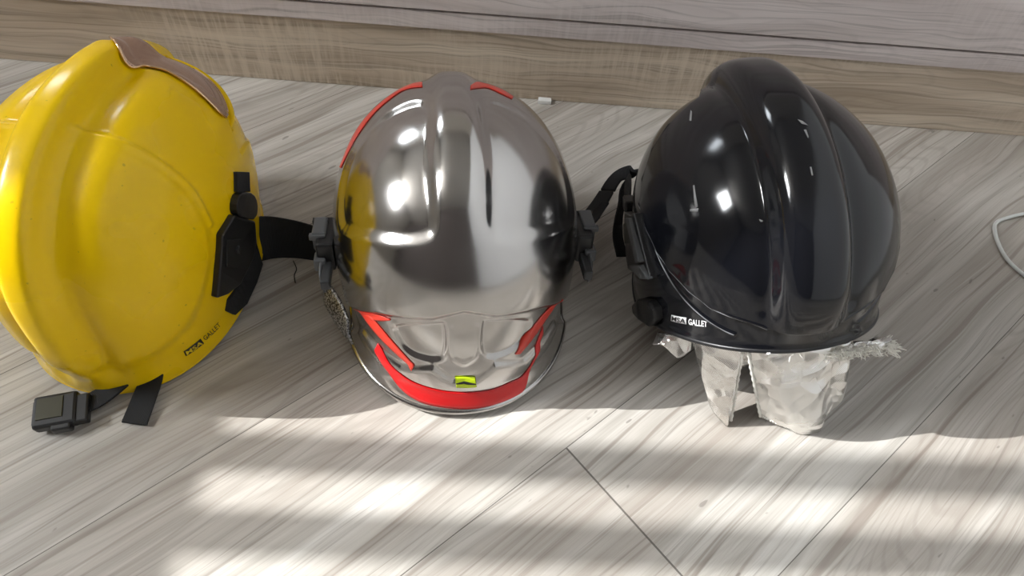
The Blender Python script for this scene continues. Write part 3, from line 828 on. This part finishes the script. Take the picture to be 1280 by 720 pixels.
# side fittings of the silver helmet (world coordinates)
def oriented_box(c, ax, ay, az, sx, sy, sz):
    c, ax, ay, az = Vector(c), Vector(ax).normalized(), Vector(ay).normalized(), Vector(az).normalized()
    V = [c + ax * sx * i + ay * sy * j + az * sz * k_ for k_ in (-.5, .5) for j in (-.5, .5) for i in (-.5, .5)]
    F = [(0, 2, 3, 1), (4, 5, 7, 6), (0, 1, 5, 4), (2, 6, 7, 3), (0, 4, 6, 2), (1, 3, 7, 5)]
    return V, F
def obox(name, c, ax, ay, az, sx, sy, sz, m, root, b=.0015):
    V, F = oriented_box(c, ax, ay, az, sx, sy, sz)
    return bev(obj(name, V, F, m, root), b, 2)
UPV = Vector((0, 0, 1))
fwd = Vector(chs.R @ np.array([0, 1, 0])); sd_ = Vector(chs.R @ np.array([1, 0, 0])); upv = Vector(chs.R @ np.array([0, 0, 1]))
def side_pt(sh, sgn, y, z, off):
    return sh.on((sgn * .12, y, z), off)
for sgn in (-1, 1):
    c0 = side_pt(chs, sgn, -.016, -.002, .007)
    mount = obox('visor_mount', c0, sd_, fwd, upv, .018, .050, .034, M_rub, SILVER, .003)
    obox('mount_cap', c0 + sd_ * sgn * .006 + fwd * .004 + upv * .010, sd_, fwd, upv, .014, .030, .022, M_greyp, sub(mount, SILVER), .002)
    obox('mount_arm', c0 - fwd * .040 - upv * .010 + sd_ * sgn * -.001, sd_, fwd, upv, .009, .034, .012, M_dgrey, sub(mount, SILVER), .002)
    obox('mount_slot', c0 + sd_ * sgn * .0065 + fwd * .016 + upv * .0165, sd_, fwd, upv, .016, .007, .006, M_ink, sub(mount, SILVER), .0005)
    obox('mount_rib', c0 + sd_ * sgn * .0075 - fwd * .010 + upv * .0165, sd_, fwd, upv, .016, .006, .006, M_greyp, sub(mount, SILVER), .001)
    obox('mount_clip', c0 + sd_ * sgn * .006 - fwd * .022 - upv * .006, sd_, fwd, upv, .012, .016, .014, M_greyp, sub(mount, SILVER), .002)
    V, F = tube_vf(catmull([c0 - fwd * .024 + sd_ * sgn * .004, c0 - fwd * .040 + sd_ * sgn * .005 - upv * .008, c0 - fwd * .052 - upv * .022 + sd_ * sgn * .001], 6), .0016, 8)
    obj('spring_wire', V, F, M_greyp, SILVER, True)
# woven silver flap showing below the left side
V, F = [], []
top = [(-.199, .443, .060), (-.190, .434, .058), (-.178, .418, .055), (-.168, .400, .052)]
bot = [(-.205, .432, .032), (-.196, .420, .030), (-.182, .402, .028), (-.166, .386, .028)]
T_, B_ = catmull(top, 5), catmull(bot, 5)
for a, b in zip(T_, B_):
    for j in range(5): V.append(a.lerp(b, j / 4) + Vector((-.002 * math.sin(j), 0, 0)))
for i in range(len(T_) - 1):
    for j in range(4):
        a = i * 5 + j; F.append((a, a + 1, a + 6, a + 5))
fl = obj('neck_flap', V, F, M_glit, SILVER, True)
fl.modifiers.new('t', 'SOLIDIFY').thickness = .002
# chin strap running off to the right
strap = ribbon('chin_strap', [(.070, .560, .055), (.082, .575, .050), (.092, .592, .045), (.101, .612, .042), (.110, .632, .043)],
       [(1, -.5, .5)] * 5, (.026, .020), .004, M_web, SILVER)
ribbon('strap_loop', [(.072, .545, .070), (.086, .560, .062), (.098, .588, .052), (.107, .606, .050)],
       [(1, -.6, .2)] * 4, (.015, .010), .003, M_web, SILVER)

# ------------------------------------------------------------------ black helmet
BLACK = thing('black_helmet', 'glossy black firefighter helmet tipped forward with torn silver foil neck curtain below', 'helmet', (.248, .518, 0))
dome = F_('black', 'dome')
bfeats = [
    area(dome, .0060, .0050, extra=[(-.3, -.95), (-.3, 1.75), (.35, 1.35)]),
    ridge(dome[1:12], .0022, .0020),
    ridge([(.034, -.160, .0), (.034, -.158, .03), (.034, -.137, .077), (.034, -.10, .11), (.034, -.05, .13), (.033, .0, .142), (.03, .04, .138)], -.0022, .010),
    ridge(F_('black', 'line2'), .0016, .0020),
    rim_flare(.002, .95),
]
bks = Shell([.2482, .5184, .1214, .0576, -.3571, -.1541], [.1233, .1527, .1625, .1417, 2.1059, .0878, .0494, .0557, .0193, .019], bfeats, 4.5, .025)
bks.build('shell', M_black, BLACK)
common(bks, BLACK, M_rub, .0026)
tb = F_('black', 'text_box'); tw = F_('black', 'text_word')
box = decal(bks, 'logo_box', [tb[2], tb[3]], [tb[0], tb[1]], M_wprint, BLACK, .0006, 4)
lettering(bks, 'logo_letters', 'MSA', tb[0], tb[1], tb[2], M_ink, sub(box, BLACK), .0012, .02, .06)
lettering(bks, 'logo_word', 'GALLET', tw[0], tw[1], tw[2], M_wprint, BLACK, .0008, .025)
M_edgeglint = mat('painted_edge_glint', (.30, .31, .33), .3, metal=.5)  # pale grey tubes paint the bright line of light along the dome edges
for nm_, cv_ in (('edge_glint', dome[3:12]), ('edge_glint', F_('black', 'line2'))):
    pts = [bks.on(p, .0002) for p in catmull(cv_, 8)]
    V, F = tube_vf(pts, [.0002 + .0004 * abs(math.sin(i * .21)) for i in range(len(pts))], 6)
    obj(nm_, V, F, M_edgeglint, BLACK, True)
for i in range(7):
    c4 = F_('black', 'chip%d' % i)
    decal(bks, 'paint_chip', [c4[0], c4[1]], [c4[3], c4[2]], M_chip, BLACK, .0004, 3, 3)
plate(bks, 'side_knob', F_('black', 'knob'), -.002, .010, M_rub, BLACK, .003)
body = plate(bks, 'side_buckle', F_('black', 'bk_body'), -.002, .008, M_rub, BLACK, .002)
plate(bks, 'buckle_slot', F_('black', 'bk_slot'), .004, .0088, M_ink, sub(body, BLACK), .0008)
plate(bks, 'buckle_bar', F_('black', 'bk_bar'), .004, .0115, M_greyp, sub(body, BLACK), .0012)
plate(bks, 'buckle_foot', F_('black', 'bk_foot'), .004, .0110, M_greyp, sub(body, BLACK), .0012)
bf = Vector(bks.R @ np.array([0, 1, 0])); bs = Vector(bks.R @ np.array([1, 0, 0])); bu = Vector(bks.R @ np.array([0, 0, 1]))
c0 = bks.on((.12, -.005, .012), .003)
obox('side_clip', c0, bs, bf, bu, .016, .040, .024, M_dgrey, BLACK, .003)
c0 = bks.on((-.12, .060, .008), .004)
obox('strap_clip', c0, bs, bf, bu, .012, .020, .016, M_rub, BLACK, .002)
ribbon('chin_strap', [bks.on((-.12, .060, .005), .006), (.134, .640, .060), (.128, .612, .045), (.124, .575, .030), (.130, .545, .020)],
       [(.3, 1, .2)] * 5, .014, .003, M_web, BLACK)
ribbon('side_strap', [(.1115, .634, .043), (.118, .648, .045), (.126, .656, .050), (.138, .655, .058), (.150, .648, .066)],
       [(1, -.5, .5)] * 5, (.020, .016), .004, M_web, BLACK)
# neck curtain: two foil panels hanging from the rear rim
def curtain(name, tops, bots, nz=16, bulge=.008, seed=1, m=M_foil, cr=.004):
    T_, B_ = catmull(tops, 9), catmull(bots, 9)
    n = len(T_); V, F = [], []
    nz = nz * 2
    rg = np.random.default_rng(seed)
    fx = rg.uniform(40, 160, 6); fz = rg.uniform(30, 120, 6); ph = rg.uniform(0, 6.28, 6)
    for i in range(n):
        for j in range(nz + 1):
            w = j / nz
            p = T_[i].lerp(B_[i], w)
            e = math.sin(math.pi * min(1, w * 1.0)) 
            d = bulge * e
            q = sum(abs(math.sin(.6 * fx[k_] * p.x + .6 * fz[k_] * p.z + ph[k_])) - .6 for k_ in range(6)) / 3
            fe = min(1.0, 2.2 * math.sin(math.pi * i / (n - 1)))
            q *= fe; d *= fe
            V.append(p + Vector((cr * .5 * q, -d - cr * 2 * q * (.3 + w) * (1 - .8 * w ** 4), cr * .6 * math.sin(fx[0] * 3 * p.x) * w)))
    for i in range(n - 1):
        for j in range(nz):
            a = i * (nz + 1) + j
            F.append((a, a + 1, a + nz + 2, a + nz + 1))
    o = obj(name, V, F, m, BLACK, True)
    md = o.modifiers.new('t', 'SOLIDIFY'); md.thickness = .0018
    return o
curtain('neck_curtain', [(.176, .386, .098), (.186, .377, .107), (.200, .368, .114), (.214, .360, .120), (.218, .360, .122)],
        [(.214, .352, .0165), (.220, .346, .010), (.228, .341, .005), (.2355, .337, .002), (.240, .345, .002)], 16, .002, 3, cr=.0016)
curtain('neck_curtain', [(.221, .357, .122), (.232, .354, .128), (.246, .351, .130), (.260, .350, .132), (.274, .351, .133), (.288, .354, .133), (.302, .360, .132), (.313, .366, .130), (.322, .374, .127)],
        [(.268, .347, .012), (.280, .344, .008), (.291, .340, .005), (.303, .336, .003), (.316, .334, .002), (.329, .338, .006), (.333, .346, .014), (.345, .356, .030), (.348, .368, .045)], 18, .006, 8, cr=.0040)
# inner lining fold between the panels
curtain('curtain_fold', [(.205, .380, .118), (.216, .372, .122), (.230, .368, .125)], [(.226, .374, .070), (.238, .370, .066), (.250, .372, .070)], 12, .004, 21, cr=.004)
# ragged top roll going off to the right
roll = []
for i in range(13):
    w = i / 12
    roll.append(Vector((.236 + .119 * w, .3515 + .004 * math.sin(w * 4) + (.026 * max(0, w - .4) * 1.6), .1235 - .006 * w)))
V, F = [], []
for i, p in enumerate(roll):
    w = i / 12
    hh = .0035 + .0075 * float(smooth(np.array(w), .45, .9)); tt = .003 + .004 * w
    for k_ in range(12):
        a_ = 2 * math.pi * k_ / 12
        wob = 1 + .22 * math.sin(a_ * 3 + i * 1.7)
        V.append(p + Vector((.0015 * math.sin(i + k_), -math.cos(a_) * tt * wob - .0005, math.sin(a_) * hh * wob)))
for i in range(12):
    for k_ in range(12):
        k2 = (k_ + 1) % 12
        F.append((i * 12 + k_, i * 12 + k2, (i + 1) * 12 + k2, (i + 1) * 12 + k_))
F.append(tuple(reversed(range(12)))); F.append(tuple(12 * 12 + k_ for k_ in range(12)))
ro = obj('curtain_hem', V, F, M_foil, BLACK, True)
# stitched white edges of the two panels
for e in ([tuple(Vector((.218, .3595, .121)).lerp(Vector((.240, .3445, .002)), w_ / 5)) for w_ in range(6)],
          [tuple(Vector((.221, .3565, .121)).lerp(Vector((.268, .3465, .012)), w_ / 5)) for w_ in range(6)]):
    pts = catmull(e, 8)
    V, F = tube_vf(pts, [.0016 + .0005 * math.sin(i * 1.9) for i in range(len(pts))], 7)
    obj('edge_binding', V, F, M_fray, BLACK, True)
V, F = [], []
for i in range(60):
    w = i / 59
    p = Vector((.269, .3485, .012)).lerp(Vector((.309, .3375, .0035)), w)
    v, f = tube_vf([p + Vector((0, 0, .003)), p + Vector((random.uniform(-.001, .001), -.001, 0)), p + Vector((random.uniform(-.002, .002), -.0025, -.001))], [.0006, .0005, .0003], 4, len(V)); V += v; F += f
o_ = obj('edge_fray', V, F, M_fray, BLACK); o_['kind'] = 'stuff'
# torn left corner
curtain('curtain_scrap', [(.156, .412, .056), (.163, .402, .070), (.171, .393, .081), (.180, .386, .092)], [(.150, .398, .055), (.163, .392, .058), (.174, .384, .052), (.181, .378, .078)], 6, .002, 5, cr=.002)
# frayed threads
V, F = [], []
for i in range(420):
    w = 1 - abs(random.gauss(0, .28)) if i % 3 else random.uniform(.45, .8)
    w = min(max(w, 0), 1)
    base = roll[min(12, int(w * 12.99))] + Vector((random.uniform(-.007, .007), random.uniform(-.008, .002), random.uniform(-.002, .009)))
    if w > .85 and random.random() < .75:
        d = Vector((random.uniform(.5, 1.2), random.uniform(-.6, .6), random.uniform(-.5, .6)))
    else:
        d = Vector((random.uniform(-1, 1), random.uniform(-1, -.1), random.uniform(-.6, .8)))
    d = d.normalized() * random.uniform(.003, .010)
    b = base + d * .5 + Vector((random.uniform(-.002, .002), random.uniform(-.002, .002), random.uniform(-.002, .002)))
    v, f = tube_vf([base, b, base + d], [.0007, .0006, .0003], 4, len(V)); V += v; F += f
fr = obj('frayed_threads', V, F, M_fray, BLACK); fr['kind'] = 'stuff'

# ------------------------------------------------------------------ yellow helmet
YEL = thing('yellow_helmet', 'glossy yellow firefighter helmet with gold visor edge, standing beside the silver one', 'helmet', (-.408, .485, 0))
q_ = F_('yellow', 'quarter')
yfeats = [
    area(q_, .0045, .018),
    ridge([(.026, -.152, -.085), (.030, -.155, -.05), (.032, -.158, .02), (.033, -.137, .077), (.033, -.10, .11), (.033, -.05, .13), (.031, .0, .142), (.028, .04, .138)], -.0062, .0155),
    ridge(F_('yellow', 'rib'), .0026, .0040),
    area([(.02, .06, .14), (.03, .062, .135), (.06, .068, .11), (.095, .072, .075), (.118, .05, .045)], -.0030, .006,
         extra=[(1.6, 1.1), (1.6, 2.4), (-.3, 2.4), (-.3, 1.2)]),
    rim_flare(.004, .93),
]
yls = Shell([-.4081, .4852, .118, -.0195, -.0947, .0443], [.1194, .1635, .1591, .1351, 2.2083, .1, .1277, .0474, .0555, .0180], yfeats, 4.0, .0200, -.25)
yls.build('shell', M_yellow, YEL)
common(yls, YEL, M_yellow, .0018)
vl = F_('yellow', 'vis_l')
vu = [(0, .068, .142), (.012, .085, .134), (.024, .100, .121), (.036, .110, .108), (.048, .114, .096), (.060, .113, .084), (.072, .105, .078), (.083, .094, .0745), (.0921, .0786, .0705)]
br = [(.026, .108, .113), (.040, .118, .098), (.055, .121, .084), (.070, .115, .074), (.086, .099, .068), (.098, .080, .065), (.104, .060, .064)]
vis = decal(yls, 'visor', vu, vl, M_gold, YEL, .0022, 12, 6, lift=.003)
vis['label'] = 'smoked gold visor raised over the brow'
vis.modifiers['thickness'].thickness = .0018
pts = [yls.on(p, .0030) for p in catmull(vl, 6)]
V, F = tube_vf(pts, .0011, 8); obj('visor_edge', V, F, M_goldedge, sub(vis, YEL), True)
cv = catmull(vu, 6)
pts = [yls.on(p, .0026 + .003 * math.sin(math.pi * min(1, .12 + .88 * i / (len(cv) - 1)))) for i, p in enumerate(cv)]
V, F = tube_vf(pts[len(pts) // 2:], .0008, 8); obj('visor_edge', V, F, M_goldedge, sub(vis, YEL), True)
bb = catmull(br, 8)
pts = [yls.on(p, .0055 - .005 * i / (len(bb) - 1)) for i, p in enumerate(bb)]
V, F = tube_vf(pts, [.0012 + .0036 * math.sin(math.pi * min(1, i / len(pts))) for i in range(len(pts))], 10)
obj('brow_band', V, F, M_yellow, YEL, True)
plate(yls, 'buckle_strap', F_('yellow', 'bk_tab'), -.001, .004, M_web, YEL, .0008)
kb = plate(yls, 'buckle_knob', F_('yellow', 'bk_knob'), -.001, .008, M_rub, YEL, .003, 2)
body = plate(yls, 'side_buckle', F_('yellow', 'bk_body'), -.002, .0075, M_rub, YEL, .0022)
plate(yls, 'buckle_slot', F_('yellow', 'bk_slot'), .003, .0083, M_ink, sub(body, YEL), .0006)
obox('buckle_latch', yls.on((.116, -.036, -.014), .0095), (0, 1, .2), (1, 0, .2), (0, 0, 1), .005, .004, .006, M_dgrey, sub(body, YEL), .0008)
plate(yls, 'neck_strap_flap', F_('yellow', 'flap_in'), -.001, .0035, M_web, YEL, .0010)
tb = F_('yellow', 'text_box'); tw = F_('yellow', 'text_word')
box = decal(yls, 'logo_box', [tb[2], tb[3]], [tb[0], tb[1]], M_ink, YEL, .0006, 4)
lettering(yls, 'logo_letters', 'MSA', tb[0], tb[1], tb[2], M_yprint, sub(box, YEL), .0012, .02, .06)
lettering(yls, 'logo_word', 'GALLET', tw[0], tw[1], tw[2], M_ink, YEL, .0008, .01)
# straps on the floor
ribbon('neck_strap', [(-.312, .500, .046), (-.290, .524, .030), (-.262, .528, .026), (-.228, .524, .024), (-.205, .520, .026)],
       [(0, .55, 1), (0, .5, 1), (0, .45, 1), (0, .4, 1), (0, .4, 1)], (.058, .040), .003, M_web, YEL)
ribbon('strap_end', [(-.363, .352, .022), (-.363, .334, .014), (-.365, .314, .008), (-.366, .289, .004)], [(1, -.05, .0)] * 4, (.022, .026), .0025, M_web, YEL)
chin = ribbon('chin_strap', [(-.375, .350, .020), (-.392, .330, .014), (-.408, .310, .012), (-.425, .298, .012)], [(.3, -1, 0)] * 4, .022, .003, M_web, YEL)
bc = Vector((-.440, .292, .013)); bx = Vector((.95, .30, 0)).normalized(); by = Vector((-.30, .95, .15)).normalized(); bz = bx.cross(by)
bkl = obox('strap_buckle', bc, bx, by, bz, .040, .034, .014, M_rub, YEL, .003)
s_ = sub(bkl, YEL)
obox('buckle_face', bc + bz * .0072 - bx * .004 + by * .002, bx, by, bz, .024, .022, .0014, M_olive, s_, .0004)
obox('buckle_prong', bc + bx * .022 - by * .002, bx, by, bz, .016, .030, .010, M_rub, s_, .002)
obox('buckle_mouth', bc - bx * .0197 + bz * .0005, bx, by, bz, .0020, .024, .008, M_greyp, s_, .0003)
obox('buckle_arm', bc - by * .018 + bx * .006, bx, by, bz, .018, .008, .011, M_rub, s_, .002)

# ------------------------------------------------------------------ small things on the floor
def tag(o, label, cat):
    o['label'] = label; o['category'] = cat
    return o
pts = catmull([(.760, .722, .003), (.702, .698, .003), (.666, .684, .003), (.644, .672, .003), (.635, .655, .003), (.631, .625, .003), (.634, .600, .003), (.646, .578, .003), (.668, .555, .003), (.700, .53, .003)], 10)
V, F = tube_vf(pts, .0024, 10)
tag(obj('cable', V, F, mat('white_cable_sheath', (.66, .68, .66), .45), None, True, (.65, .63, 0)), 'thin white cable looping on the floor right of the black helmet', 'cable')
o = boxes('plinth_clip', [(.018, .038, .857, .8665, 0.0, .0065)], M_white, None, .001)
tag(o, 'small white plastic clip on the floor against the cabinet plinth', 'clip')
pts = catmull([(-.266, .516, .0007), (-.259, .504, .0007), (-.259, .494, .0007), (-.255, .483, .0007)], 6)
V, F = tube_vf(pts, .0006, 6)
tag(obj('thread', V, F, M_ink, None, True, (-.26, .5, 0)), 'short black thread lying on the floor between yellow and silver helmets', 'thread')
